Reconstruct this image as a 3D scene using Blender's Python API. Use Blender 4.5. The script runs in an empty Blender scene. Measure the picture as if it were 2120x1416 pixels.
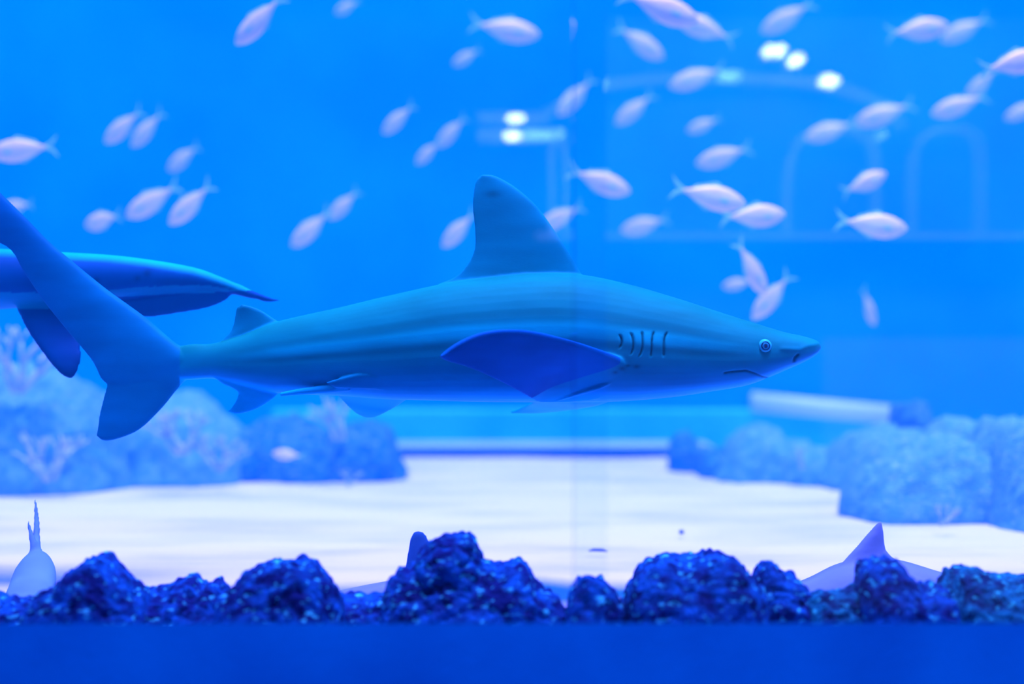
import bpy, bmesh, math, random
from mathutils import Vector, Matrix, noise

# ------------------------------------------------------------------ camera, light, exposure
C = bpy.context.scene
COL = C.collection
CAM_Y, CAM_Z, LENS = -2.3, 1.5, 50.0
F = LENS / 36.0 * 2120.0
def P(px, py, d):
    """world point seen at pixel (px, py) at distance d in front of the camera"""
    return Vector(((px - 1060.0) * d / F, d + CAM_Y, CAM_Z - (py - 708.0) * d / F))
def R(px, py, d):
    """real place in the hall of something whose mirror image in the glass is seen at (px, py)"""
    p = P(px, py, d)
    return Vector((p.x, -p.y, p.z))

cam = bpy.data.cameras.new('camera')
cam.lens, cam.sensor_width = LENS, 36.0
cam.clip_start, cam.clip_end = 0.05, 100
cam.dof.use_dof = True
cam.dof.focus_distance = 3.36
cam.dof.aperture_fstop = 1.0
cam_o = bpy.data.objects.new('camera', cam)
COL.objects.link(cam_o)
cam_o.location = (0, CAM_Y, CAM_Z)
cam_o.rotation_euler = (math.pi / 2, 0, 0)
C.camera = cam_o

C.view_settings.view_transform = 'Standard'
C.view_settings.look = 'None'
C.view_settings.gamma = 1.0
C.view_settings.use_curve_mapping = False
C.view_settings.exposure = 0.0
C.cycles.use_denoising = True
C.cycles.max_bounces = 6
C.cycles.diffuse_bounces = 3
C.cycles.glossy_bounces = 3
C.cycles.transmission_bounces = 4
C.cycles.transparent_max_bounces = 12
C.cycles.volume_bounces = 0
C.cycles.sample_clamp_indirect = 6.0
C.cycles.caustics_reflective = False
C.cycles.caustics_refractive = False

world = bpy.data.worlds.new('world')
C.world = world
world.use_nodes = True
bg = world.node_tree.nodes['Background']
bg.inputs[0].default_value = (0.06, 0.25, 1.0, 1)
bg.inputs[1].default_value = 2.6

sun = bpy.data.lights.new('sun', 'SUN')
sun.energy = 21.0
sun.color = (0.33, 0.21, 1.0)
sun.angle = math.radians(20)
sun_o = bpy.data.objects.new('sun', sun)
COL.objects.link(sun_o)
sun_o.rotation_euler = (math.radians(8), math.radians(6), 0)

hall_l = bpy.data.lights.new('hall_fill', 'AREA')  # unseen light, added to brighten the mirrored hall
hall_l.shape, hall_l.size, hall_l.size_y = 'RECTANGLE', 6.0, 0.5
hall_l.energy, hall_l.color = 210.0, (0.30, 0.48, 1.0)
hall_lo = bpy.data.objects.new('hall_fill', hall_l)
COL.objects.link(hall_lo)
hall_lo.location = (1.0, -4.3, 3.2)
hall_lo.rotation_euler = (math.radians(-50), 0, 0)

wash = bpy.data.lights.new('sill_fill', 'AREA')  # added light out of view, brightens the sill and near rocks
wash.shape, wash.size, wash.size_y = 'RECTANGLE', 7.0, 0.25
wash.energy, wash.color = 300.0, (0.03, 0.28, 1.0)
wash_o = bpy.data.objects.new('sill_fill', wash)
COL.objects.link(wash_o)
wash_o.location = (0, -0.95, 3.25)
wash_o.rotation_euler = (math.radians(22), 0, 0)

# ------------------------------------------------------------------ helpers
def mat(name, color, rough=0.7, spec=0.3, metal=0.0):
    m = bpy.data.materials.new(name)
    m.use_nodes = True
    b = m.node_tree.nodes['Principled BSDF']
    b.inputs['Base Color'].default_value = (*color, 1)
    b.inputs['Roughness'].default_value = rough
    b.inputs['Specular IOR Level'].default_value = spec
    b.inputs['Metallic'].default_value = metal
    return m

def mottle(m, c1, c2, scale=6.0, detail=6.0, lo=0.35, hi=0.65, bump=0.0, bump_scale=40.0, stretch=(1, 1, 1)):
    """noise-mixed colour and a bump on a material made by mat()"""
    nt = m.node_tree; N = nt.nodes; L = nt.links
    b = N['Principled BSDF']
    tc = N.new('ShaderNodeTexCoord'); mp = N.new('ShaderNodeMapping')
    mp.inputs['Scale'].default_value = stretch
    L.new(tc.outputs['Object'], mp.inputs[0])
    n = N.new('ShaderNodeTexNoise'); n.inputs['Scale'].default_value = scale; n.inputs['Detail'].default_value = detail
    L.new(mp.outputs[0], n.inputs['Vector'])
    r = N.new('ShaderNodeValToRGB')
    r.color_ramp.elements[0].position = lo; r.color_ramp.elements[0].color = (*c1, 1)
    r.color_ramp.elements[1].position = hi; r.color_ramp.elements[1].color = (*c2, 1)
    L.new(n.outputs['Fac'], r.inputs[0]); L.new(r.outputs[0], b.inputs['Base Color'])
    if bump:
        n2 = N.new('ShaderNodeTexNoise'); n2.inputs['Scale'].default_value = bump_scale; n2.inputs['Detail'].default_value = 8
        L.new(mp.outputs[0], n2.inputs['Vector'])
        bp = N.new('ShaderNodeBump'); bp.inputs['Strength'].default_value = bump; bp.inputs['Distance'].default_value = 0.01
        L.new(n2.outputs['Fac'], bp.inputs['Height']); L.new(bp.outputs[0], b.inputs['Normal'])
    return m

def obj(name, verts, faces, m, parent=None, smooth=True):
    me = bpy.data.meshes.new(name)
    me.from_pydata([tuple(v) for v in verts], [], faces)
    me.update()
    if m is not None:
        for k in (m if isinstance(m, (list, tuple)) else [m]):
            me.materials.append(k)
    if smooth:
        me.polygons.foreach_set('use_smooth', [True] * len(me.polygons))
    o = bpy.data.objects.new(name, me)
    COL.objects.link(o)
    if parent is not None:
        o.parent = parent
    return o

def tag(o, label, cat, group=None):
    o['label'], o['category'] = label, cat
    if group: o['group'] = group
    return o

def recenter(o):
    """put the origin of a mesh object at the middle of its base"""
    vs = [v.co for v in o.data.vertices]
    c = Vector(((min(v.x for v in vs) + max(v.x for v in vs)) / 2, (min(v.y for v in vs) + max(v.y for v in vs)) / 2, min(v.z for v in vs)))
    o.data.transform(Matrix.Translation(-c)); o.location = o.location + c
    return o

def box(name, lo, hi, m, parent=None, bevel=0.0):
    bm = bmesh.new()
    bmesh.ops.create_cube(bm, size=1)
    for v in bm.verts:
        v.co = Vector([lo[i] + (v.co[i] + 0.5) * (hi[i] - lo[i]) for i in range(3)])
    if bevel:
        bmesh.ops.bevel(bm, geom=bm.edges[:], offset=bevel, segments=3, affect='EDGES', profile=0.5)
    me = bpy.data.meshes.new(name); bm.to_mesh(me); bm.free()
    me.materials.append(m)
    o = bpy.data.objects.new(name, me); COL.objects.link(o)
    if parent is not None: o.parent = parent
    return o

def struct(o):
    o['kind'] = 'structure'
    return o

def lerp_table(tab, x):
    if x <= tab[0][0]: return tab[0][1:]
    for a, b in zip(tab, tab[1:]):
        if x <= b[0]:
            t = (x - a[0]) / (b[0] - a[0])
            return tuple(p + (q - p) * t for p, q in zip(a[1:], b[1:]))
    return tab[-1][1:]

def spline(pts, n):
    """n points along a Catmull-Rom curve, evenly spread by chord length"""
    pts = [Vector(p) for p in pts]
    if len(pts) == 2:
        return [pts[0].lerp(pts[1], i / (n - 1)) for i in range(n)]
    ext = [pts[0] * 2 - pts[1]] + pts + [pts[-1] * 2 - pts[-2]]
    dense = []
    for i in range(1, len(ext) - 2):
        p0, p1, p2, p3 = ext[i - 1:i + 3]
        for k in range(24):
            t = k / 24
            dense.append(0.5 * ((2 * p1) + (p2 - p0) * t + (2 * p0 - 5 * p1 + 4 * p2 - p3) * t * t + (3 * p1 - p0 - 3 * p2 + p3) * t ** 3))
    dense.append(pts[-1])
    cum = [0.0]
    for a, b in zip(dense, dense[1:]): cum.append(cum[-1] + (b - a).length)
    out, j = [], 0
    for i in range(n):
        s = cum[-1] * i / (n - 1)
        while j < len(cum) - 2 and cum[j + 1] < s: j += 1
        t = (s - cum[j]) / max(cum[j + 1] - cum[j], 1e-9)
        out.append(dense[j].lerp(dense[j + 1], min(max(t, 0), 1)))
    return out

class MB:
    """collects rings, fins and tubes for one mesh"""
    def __init__(self): self.v, self.f, self.mi = [], [], []
    def loft(self, rings, mi=0):
        k = len(self.v); n = len(rings[0])
        for r in rings: self.v.extend(r)
        for i in range(len(rings) - 1):
            for j in range(n):
                a, b = k + i * n + j, k + i * n + (j + 1) % n
                self.f.append((a, b, b + n, a + n)); self.mi.append(mi)
        self.f.append(tuple(k + j for j in range(n - 1, -1, -1))); self.mi.append(mi)
        e = k + (len(rings) - 1) * n
        self.f.append(tuple(e + j for j in range(n))); self.mi.append(mi)
    def fin(self, lead, trail, thick, tmin=0.003, ns=26, nc=14, mi=0, taper=0.75):
        """a solid fin between a leading and a trailing edge, both from root to tip"""
        A, B = spline(lead, ns), spline(trail, ns)
        g = []
        for s in range(ns):
            g.append([A[s].lerp(B[s], c / (nc - 1)) for c in range(nc)])
        k = len(self.v)
        def nrm(s, c):
            s0, s1, c0, c1 = max(s - 1, 0), min(s + 1, ns - 1), max(c - 1, 0), min(c + 1, nc - 1)
            n = (g[s1][c] - g[s0][c]).cross(g[s][c1] - g[s][c0])
            if n.length < 1e-10:
                s2 = min(s, ns - 3)
                n = (g[s2 + 2][c] - g[s2][c]).cross(g[s2][c1] - g[s2][c0])
            return n.normalized() if n.length > 0 else Vector((0, 1, 0))
        for side in (1, -1):
            for s in range(ns):
                for c in range(nc):
                    u = c / (nc - 1); w = s / (ns - 1)
                    t = tmin + thick * (1 - taper * w) * math.sin(math.pi * min(1, u ** 0.6)) ** 0.8 * (1.0 if u < 1 else 0)
                    self.v.append(g[s][c] + nrm(s, c) * (side * t / 2))
        M = ns * nc
        def q(a, b, c, d): self.f.append((a, b, c, d)); self.mi.append(mi)
        for s in range(ns - 1):
            for c in range(nc - 1):
                a = k + s * nc + c
                q(a, a + 1, a + nc + 1, a + nc)
                a += M
                q(a, a + nc, a + nc + 1, a + 1)
        for s in range(ns - 1):
            for c, flip in ((0, 0), (nc - 1, 1)):
                a = k + s * nc + c
                x = (a, a + nc, a + nc + M, a + M)
                q(*(x[::-1] if flip else x))
        for c in range(nc - 1):
            for s, flip in ((0, 1), (ns - 1, 0)):
                a = k + s * nc + c
                x = (a, a + 1, a + 1 + M, a + M)
                q(*(x[::-1] if flip else x))
    def tube(self, pts, r, n=10, mi=0):
        pts = [Vector(p) for p in pts]
        rings = []
        for i, p in enumerate(pts):
            t = (pts[min(i + 1, len(pts) - 1)] - pts[max(i - 1, 0)]).normalized()
            a = Vector((0, 0, 1)) if abs(t.z) < 0.9 else Vector((1, 0, 0))
            u = t.cross(a).normalized(); w = t.cross(u)
            rr = r[i] if isinstance(r, (list, tuple)) else r
            rings.append([p + (u * math.cos(2 * math.pi * j / n) + w * math.sin(2 * math.pi * j / n)) * rr for j in range(n)])
        self.loft(rings, mi)
    def build(self, name, m, parent=None):
        o = obj(name, self.v, self.f, m, parent)
        if len(set(self.mi)) > 1: o.data.polygons.foreach_set('material_index', self.mi)
        bm = bmesh.new(); bm.from_mesh(o.data); bmesh.ops.recalc_face_normals(bm, faces=bm.faces[:]); bm.to_mesh(o.data); bm.free()
        return o

def fuse(o, voxel, smooth=2):
    """turn overlapping closed shells into one continuous skin"""
    md = o.modifiers.new('skin', 'REMESH'); md.mode = 'VOXEL'; md.voxel_size = voxel; md.use_smooth_shade = True
    if smooth:
        s = o.modifiers.new('smooth', 'SMOOTH'); s.iterations = smooth; s.factor = 0.5
    dg = bpy.context.evaluated_depsgraph_get()
    me = bpy.data.meshes.new_from_object(o.evaluated_get(dg))
    old = o.data
    o.modifiers.clear(); o.data = me
    me.name = o.name
    if not len(me.materials):
        for k in old.materials: me.materials.append(k)
    me.polygons.foreach_set('use_smooth', [True] * len(me.polygons))
    bpy.data.meshes.remove(old)
    return o

# ------------------------------------------------------------------ water, glass and the two rooms
SAND = 0.88
M_wallback = mottle(mat('pool_paint', (0.0, 0.2, 0.42), 0.9, 0.0), (0.0, 0.24, 0.45), (0.003, 0.32, 0.52), 1.3, 3, bump=0.1, bump_scale=8)
M_hallpale = mottle(mat('pale_plaster', (0.5, 0.5, 0.5), 0.8, 0.2), (0.08, 0.20, 0.24), (0.11, 0.24, 0.28), 2.0, 3)
M_halldark = mottle(mat('dark_panel', (0.01, 0.012, 0.02), 0.7, 0.2), (0.008, 0.01, 0.02), (0.014, 0.016, 0.03), 3.0, 3)
M_floor = mottle(mat('dark_carpet', (0.02, 0.02, 0.03), 0.95, 0.1), (0.015, 0.016, 0.03), (0.03, 0.03, 0.045), 60, 3)
M_sill = mottle(mat('blue_sill_paint', (0.0, 0.05, 0.3), 0.6, 0.2), (0.0, 0.14, 0.52), (0.0, 0.21, 0.66), 3.0, 8, bump=0.25, bump_scale=220)

WX, BACK = 7.0, 5.9
struct(box('floor', (-WX, -6.0, -0.1), (WX, 0.0, 0.0), M_floor))
struct(box('ceiling', (-WX, -6.0, 3.3), (WX, 0.0, 3.4), M_halldark))
struct(box('wall_hall_left', (-WX - 0.1, -6.0, 0), (-WX, 0.0, 3.3), M_halldark))
struct(box('wall_hall_right', (WX, -6.0, 0), (WX + 0.1, 0.0, 3.3), M_hallpale))
HD = 7.62                                    # how far away the mirror image of the gallery seems
xs = R(1218, 700, 7.8).x
struct(box('wall_hall_back_dark', (-WX, -5.7, 0), (xs, -5.5, 3.3), M_halldark))
zs = R(1218, 700, 7.8).z
M_hazepanel = mottle(mat('haze_panel', (0.6, 0.45, 0.45), 0.8, 0.1), (0.58, 0.42, 0.42), (0.66, 0.48, 0.48), 2.0, 3)  # paler panel, added so its reflection imitates lavender haze in the water
struct(box('wall_hall_back_pale', (xs, -5.7, zs), (WX, -5.5, 3.3), M_hallpale))
xd = R(1712, 640, 7.8).x
struct(box('wall_hall_back_low', (xs, -5.7, 0), (xd, -5.5, zs), M_hallpale))
struct(box('wall_hall_back_haze', (xd, -5.7, 0), (WX, -5.5, zs), M_hazepanel))
sill_z = CAM_Z - 582 * 2.315 / F
wf = box('wall_front', (-WX, 0.015, 0), (WX, 0.095, sill_z), M_sill)
for v in wf.data.vertices:                    # its top slopes down to the water
    if v.co.z > 0.5 and v.co.y > 0.05: v.co.z -= 0.035
struct(wf)
struct(box('wall_front_upper', (-WX, -0.08, 3.0), (WX, 0.12, 3.4), M_halldark))
struct(box('wall_back', (-WX, BACK, 0.3), (WX, BACK + 0.2, 5.4), M_wallback))
struct(box('wall_left', (-WX - 0.1, 0.12, 0.3), (-WX, BACK, 5.0), M_wallback))
struct(box('wall_right', (WX, 0.12, 0.3), (WX + 0.1, BACK, 5.0), M_wallback))

def glass_mat():
    m = bpy.data.materials.new('acrylic_pane'); m.use_nodes = True
    nt = m.node_tree; nt.nodes.clear()
    out = nt.nodes.new('ShaderNodeOutputMaterial'); mix = nt.nodes.new('ShaderNodeMixShader')
    tr = nt.nodes.new('ShaderNodeBsdfTransparent'); gl = nt.nodes.new('ShaderNodeBsdfGlossy')
    gl.inputs['Roughness'].default_value = 0.0
    fr = nt.nodes.new('ShaderNodeFresnel'); fr.inputs[0].default_value = 1.49
    nt.links.new(fr.outputs[0], mix.inputs[0]); nt.links.new(tr.outputs[0], mix.inputs[1]); nt.links.new(gl.outputs[0], mix.inputs[2])
    nt.links.new(mix.outputs[0], out.inputs[0])
    return m
M_glass = glass_mat()
jx0, jx1 = P(1187, 0, 2.35).x, P(1254, 0, 2.35).x
struct(box('window_1', (-WX, 0.02, sill_z - 0.05), (jx0, 0.08, 3.05), M_glass))
struct(box('window_2', (jx1, 0.02, sill_z - 0.05), (WX, 0.08, 3.05), M_glass))
def joint_mat():
    m = bpy.data.materials.new('bonded_acrylic'); m.use_nodes = True
    nt = m.node_tree; nt.nodes.clear()
    out = nt.nodes.new('ShaderNodeOutputMaterial'); mix = nt.nodes.new('ShaderNodeMixShader')
    tr = nt.nodes.new('ShaderNodeBsdfTransparent'); df = nt.nodes.new('ShaderNodeBsdfDiffuse')
    tr.inputs[0].default_value = (0.96, 0.98, 1, 1)
    df.inputs[0].default_value = (0.1, 0.3, 0.7, 1)
    mix.inputs[0].default_value = 0.05
    nt.links.new(tr.outputs[0], mix.inputs[1]); nt.links.new(df.outputs[0], mix.inputs[2]); nt.links.new(mix.outputs[0], out.inputs[0])
    return m
struct(box('trim_1', (jx0, 0.02, sill_z - 0.05), (jx1, 0.08, 3.05), joint_mat()))

M_water = bpy.data.materials.new('sea_water'); M_water.use_nodes = True
nt = M_water.node_tree; nt.nodes.clear()
vo = nt.nodes.new('ShaderNodeOutputMaterial'); vs_ = nt.nodes.new('ShaderNodeVolumeScatter')
vs_.inputs['Color'].default_value = (0.0, 0.47, 1.0, 1)
vs_.inputs['Density'].default_value = 0.11
vs_.inputs['Anisotropy'].default_value = 0.0
va_ = nt.nodes.new('ShaderNodeVolumeAbsorption')     # sea water swallows red first
va_.inputs['Color'].default_value = (0.0, 1.0, 1.0, 1)
va_.inputs['Density'].default_value = 0.09
ad_ = nt.nodes.new('ShaderNodeAddShader')
nt.links.new(vs_.outputs[0], ad_.inputs[0]); nt.links.new(va_.outputs[0], ad_.inputs[1])
nt.links.new(ad_.outputs[0], vo.inputs['Volume'])
struct(box('water', (-WX + 0.01, 0.085, 0.35), (WX - 0.01, BACK - 0.005, 4.6), M_water))

# sand bed, gently rippled
M_sand = mottle(mat('white_sand', (0.85, 0.85, 0.85), 0.95, 0.1), (0.46, 0.50, 0.80), (0.65, 0.64, 0.90), 2.6, 9, 0.30, 0.55, bump=0.3, bump_scale=30, stretch=(0.5, 1.6, 1))
nx, ny = 120, 70
sv, sf = [], []
for j in range(ny + 1):
    for i in range(nx + 1):
        x = -WX + 2 * WX * i / nx; y = 0.12 + (BACK - 0.12) * j / ny
        z = SAND + 0.012 * noise.noise(Vector((x * 1.3, y * 1.7, 3))) + 0.006 * noise.noise(Vector((x * 4, y * 5, 9)))
        sv.append((x, y, z))
for j in range(ny):
    for i in range(nx):
        a = j * (nx + 1) + i
        sf.append((a, a + 1, a + nx + 2, a + nx + 1))
struct(obj('sand_bed', sv, sf, M_sand))
# low kerb where the sand stops
M_kerb = mottle(mat('shaded_kerb', (0.0, 0.05, 0.25), 0.8, 0.1), (0.0, 0.04, 0.22), (0.01, 0.08, 0.34), 5, 4)  # kerb front darkened, its shade is put into the colour
kz = CAM_Z - (926 - 708) * 7.60 / F
kx0, kx1 = P(770, 0, 7.62).x, P(1480, 0, 7.62).x
struct(box('trim_2', (kx0, 7.62 + CAM_Y, SAND - 0.05), (kx1, 8.1 + CAM_Y, kz - 0.006), M_kerb))
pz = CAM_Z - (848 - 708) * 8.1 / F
M_bounce = mottle(mat('sand_bounce_band', (0.02, 0.4, 0.6), 0.9, 0.0), (0.02, 0.46, 0.60), (0.04, 0.56, 0.68), 2, 3)  # added step, its pale colour stands in for sand bounce on the wall
struct(box('trim_5_added_bounce', (P(560, 0, 8.1).x, 8.1 + CAM_Y, SAND - 0.05), (P(1900, 0, 8.1).x, BACK, pz), M_bounce, bevel=0.02))
M_slab = mottle(mat('pale_kerb_slab', (0.4, 0.45, 0.5), 0.9, 0.1), (0.22, 0.38, 0.44), (0.28, 0.46, 0.5), 4, 4)
struct(box('trim_4', (kx0, 7.60 + CAM_Y, kz - 0.006), (kx1, 8.1 + CAM_Y, kz), M_slab, bevel=0.002))

# ------------------------------------------------------------------ sharks
def ring(c, hw, hh, n=44, flat=0.0, e=0.92):
    out = []
    for j in range(n):
        a = 2 * math.pi * j / n
        ca, sa = math.cos(a), math.sin(a)
        y = hw * math.copysign(abs(ca) ** e, ca)
        z = hh * math.copysign(abs(sa) ** (e if sa > 0 else e * (1 - flat)), sa)
        out.append(Vector((c.x, c.y + y, c.z + z)))
    return out

def body(mb, st, n=90, flat=0.25, seg=44):
    """st: (px, top, bottom, depth, half width in metres) from one end to the other"""
    top = spline([P(s[0], s[1], s[3]) for s in st], 400); bot = spline([P(s[0], s[2], s[3]) for s in st], 400)
    x0, x1 = P(st[0][0], 0, st[0][3]).x, P(st[-1][0], 0, st[-1][3]).x
    sg = 1 if x1 > x0 else -1
    def at_x(c, x):
        for a, b in zip(c, c[1:]):
            if (a.x - x) * sg <= 0 <= (b.x - x) * sg:
                t = (x - a.x) / (b.x - a.x) if abs(b.x - a.x) > 1e-9 else 0
                return a.lerp(b, t)
        return c[-1] if abs(c[-1].x - x) < abs(c[0].x - x) else c[0]
    wt = [((P(s[0], 0, s[3]).x - x0) / (x1 - x0), s[4]) for s in st]
    rings = []
    for i in range(n):
        t = i / (n - 1)
        t = 0.5 - 0.5 * math.cos(math.pi * t)
        x = x0 + (x1 - x0) * t
        a, b = at_x(top, x), at_x(bot, x)
        w = lerp_table(wt, t)[0]
        c = (a + b) / 2
        rings.append(ring(c, w, max((a.z - b.z) / 2, 0.001), seg, flat))
    mb.loft(rings)

def pigment_mat(name, rough=0.5, spec=0.25):
    m = mat(name, (0, 0.2, 0.2), 0.65, 0.04)
    N = m.node_tree.nodes; L = m.node_tree.links
    at = N.new('ShaderNodeAttribute'); at.attribute_name = 'pigment'
    tc = N.new('ShaderNodeTexCoord'); n1 = N.new('ShaderNodeTexNoise')
    n1.inputs['Scale'].default_value = 5; n1.inputs['Detail'].default_value = 6
    mp = N.new('ShaderNodeMapping'); mp.inputs['Scale'].default_value = (0.8, 2, 4)
    L.new(tc.outputs['Object'], mp.inputs[0]); L.new(mp.outputs[0], n1.inputs['Vector'])
    rg = N.new('ShaderNodeMapRange'); rg.inputs[1].default_value = 0.3; rg.inputs[2].default_value = 0.7
    rg.inputs[3].default_value = 0.82; rg.inputs[4].default_value = 1.16
    L.new(n1.outputs['Fac'], rg.inputs[0])
    mx = N.new('ShaderNodeVectorMath'); mx.operation = 'SCALE'
    L.new(at.outputs['Color'], mx.inputs[0]); L.new(rg.outputs[0], mx.inputs['Scale'])
    L.new(mx.outputs[0], N['Principled BSDF'].inputs['Base Color'])
    n2 = N.new('ShaderNodeTexNoise'); n2.inputs['Scale'].default_value = 260; n2.inputs['Detail'].default_value = 2
    bp = N.new('ShaderNodeBump'); bp.inputs['Strength'].default_value = 0.05; bp.inputs['Distance'].default_value = 0.004
    L.new(n2.outputs['Fac'], bp.inputs['Height']); L.new(bp.outputs[0], N['Principled BSDF'].inputs['Normal'])
    return m
M_shark = pigment_mat('shark_skin')

def paint(o, fn):
    me = o.data
    at = me.color_attributes.new('pigment', 'FLOAT_COLOR', 'POINT')
    buf = []
    for v in me.vertices:
        buf.extend((*fn(v.co), 1.0))
    at.data.foreach_set('color', buf)

def pix(co):
    d = co.y - CAM_Y
    return co.x * F / d + 1060, (CAM_Z - co.z) * F / d + 708, d

# --- the big shark, swimming towards the snout side
D = 3.40
ST = [(372, 716, 787, D + .06, .018), (400, 712, 786, D + .055, .024), (441, 711, 784, D + .05, .032), (500, 694, 797, D + .04, .045), (566, 668, 812, D + .03, .058),
      (640, 650, 817, D + .02, .072), (700, 637, 819, D + .012, .084), (800, 613, 826, D + .005, .102), (920, 587, 830, D, .12), (1000, 576, 832, D, .13),
      (1100, 566, 833, D, .137), (1200, 568, 833, D, .137), (1300, 588, 830, D, .130), (1400, 617, 821, D, .120), (1480, 643, 809, D, .112),
      (1530, 659, 801, D, .105), (1560, 668, 793, D, .099), (1588, 677, 782, D, .094), (1625, 688, 766, D, .084), (1655, 694, 753, D, .071), (1680, 701, 740, D, .054), (1692, 707, 731, D, .036), (1698, 715, 723, D, .012)]
mb = MB()
body(mb, ST, n=130, flat=0.2)
d = D
# caudal fin: long upper lobe leaving the frame, lower lobe hanging
mb.fin([P(410, 735, d + .055), P(365, 711, d + .06), P(300, 656, d + .065), P(220, 598, d + .07), P(150, 541, d + .07), P(100, 498, d + .07), P(55, 452, d + .07), P(0, 398, d + .07), P(-60, 335, d + .07), P(-110, 290, d + .07)],
       [P(390, 770, d + .055), P(300, 800, d + .06), P(222, 795, d + .065), P(190, 745, d + .07), P(140, 685, d + .07), P(90, 622, d + .07), P(50, 563, d + .07), P(20, 515, d + .07), P(-50, 470, d + .07), P(-120, 330, d + .07)], 0.034, 0.005, ns=60, nc=24, taper=0.6)
mb.fin([P(410, 775, d + .055), P(385, 787, d + .06), P(362, 812, d + .065), P(335, 845, d + .065), P(290, 888, d + .065), P(245, 908, d + .065), P(215, 912, d + .065), P(202, 903, d + .065)],
       [P(330, 745, d + .055), P(262, 745, d + .06), P(228, 770, d + .065), P(221, 800, d + .065), P(213, 830, d + .065), P(206, 860, d + .065), P(203, 885, d + .065), P(200, 902, d + .065)], 0.02, 0.005, ns=44, nc=22)
# first dorsal fin, with its free rear tip
mb.fin([P(1215, 588, d), P(1197, 556, d), P(1180, 527, d), P(1150, 480, d), P(1112, 428, d), P(1075, 394, d), P(1045, 374, d), P(1020, 363, d), P(1000, 362, d)],
       [P(910, 587, d), P(938, 576, d), P(960, 558, d), P(976, 534, d), P(984, 508, d), P(983, 470, d), P(979, 430, d), P(981, 398, d), P(986, 374, d), P(996, 363, d)], 0.034, 0.006, ns=70, nc=36)
mb.fin([P(1200, 600, d), P(1150, 590, d), P(1100, 584, d)], [P(960, 600, d), P(960, 590, d), P(965, 584, d)], 0.05, 0.004, ns=10, nc=20, taper=0.3)
# second dorsal fin
mb.fin([P(588, 672, d + .03), P(566, 659, d + .03), P(545, 645, d + .03), P(525, 636, d + .03), P(508, 632, d + .03), P(498, 634, d + .03)],
       [P(439, 723, d + .04), P(460, 704, d + .04), P(476, 688, d + .04), P(484, 670, d + .04), P(487, 654, d + .04), P(490, 641, d + .04), P(494, 635, d + .04)], 0.014, 0.005, ns=40, nc=24)
# anal fin
mb.fin([P(588, 800, d + .03), P(575, 816, d + .03), P(560, 829, d + .03), P(535, 845, d + .03), P(510, 854, d + .03), P(490, 857, d + .03), P(474, 853, d + .03)],
       [P(440, 779, d + .03), P(462, 795, d + .03), P(482, 804, d + .03), P(493, 812, d + .03), P(491, 825, d + .03), P(484, 838, d + .03), P(477, 847, d + .03), P(472, 852, d + .03)], 0.012, 0.005, ns=40, nc=22)
# pelvic fins (near one folded along the flank, far one hanging below) and a clasper
mb.fin([P(838, 786, d - .070), P(790, 776, d - .082), P(745, 774, d - .080), P(700, 784, d - .073), P(674, 792, d - .070)],
       [P(838, 808, d - .055), P(800, 806, d - .064), P(760, 805, d - .066), P(725, 804, d - .066), P(696, 803, d - .066)], 0.008, 0.004, ns=30, nc=16, taper=0.5)
mb.fin([P(850, 818, d - .01), P(838, 829, d + .02), P(820, 841, d + .05), P(800, 852, d + .07), P(782, 860, d + .09), P(768, 862, d + .10)],
       [P(720, 806, d - .01), P(696, 812, d + .02), P(708, 827, d + .05), P(722, 842, d + .07), P(738, 855, d + .09), P(752, 862, d + .10)], 0.012, 0.004, ns=24, nc=14, taper=0.5)
mb.tube([P(720, 800, d - .05), P(670, 806, d - .05), P(620, 811, d - .045), P(580, 817, d - .04)], [0.012, .010, .008, .005], 12)
# near pectoral fin, raised outwards so its underside faces the glass
mb.fin([P(1308, 755, d - .115), P(1285, 741, d - .135), P(1250, 727, d - .16), P(1200, 710, d - .20), P(1150, 696, d - .24), P(1105, 686, d - .27), P(1060, 682, d - .295), P(1020, 684, d - .31), P(980, 694, d - .325), P(940, 714, d - .335), P(911, 737, d - .34)],
       [P(1235, 826, d - .06), P(1180, 832, d - .07), P(1118, 832, d - .10), P(1102, 825, d - .13), P(1075, 810, d - .18), P(1045, 794, d - .22), P(1010, 777, d - .26), P(975, 762, d - .29), P(945, 753, d - .315), P(922, 746, d - .33), P(911, 739, d - .34)], 0.026, 0.004, ns=60, nc=26, taper=0.7)
mb.fin([P(1300, 770, d - .10), P(1270, 790, d - .11), P(1240, 806, d - .11)], [P(1150, 828, d - .08), P(1150, 830, d - .09), P(1150, 831, d - .09)], 0.01, 0.004, ns=10, nc=10, taper=0.3)
# far pectoral fin, only its lower edge shows under the belly
mb.fin([P(1290, 812, d + .09), P(1260, 830, d + .14), P(1215, 841, d + .20), P(1160, 849, d + .25), P(1105, 853, d + .29), P(1060, 853, d + .32)],
       [P(1140, 812, d + .05), P(1120, 825, d + .10), P(1105, 832, d + .17), P(1090, 840, d + .24), P(1075, 847, d + .29), P(1057, 853, d + .32)], 0.018, 0.004, ns=30, nc=14)
shark = mb.build('shark', M_shark)
fuse(shark, 0.0028, 3)

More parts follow.
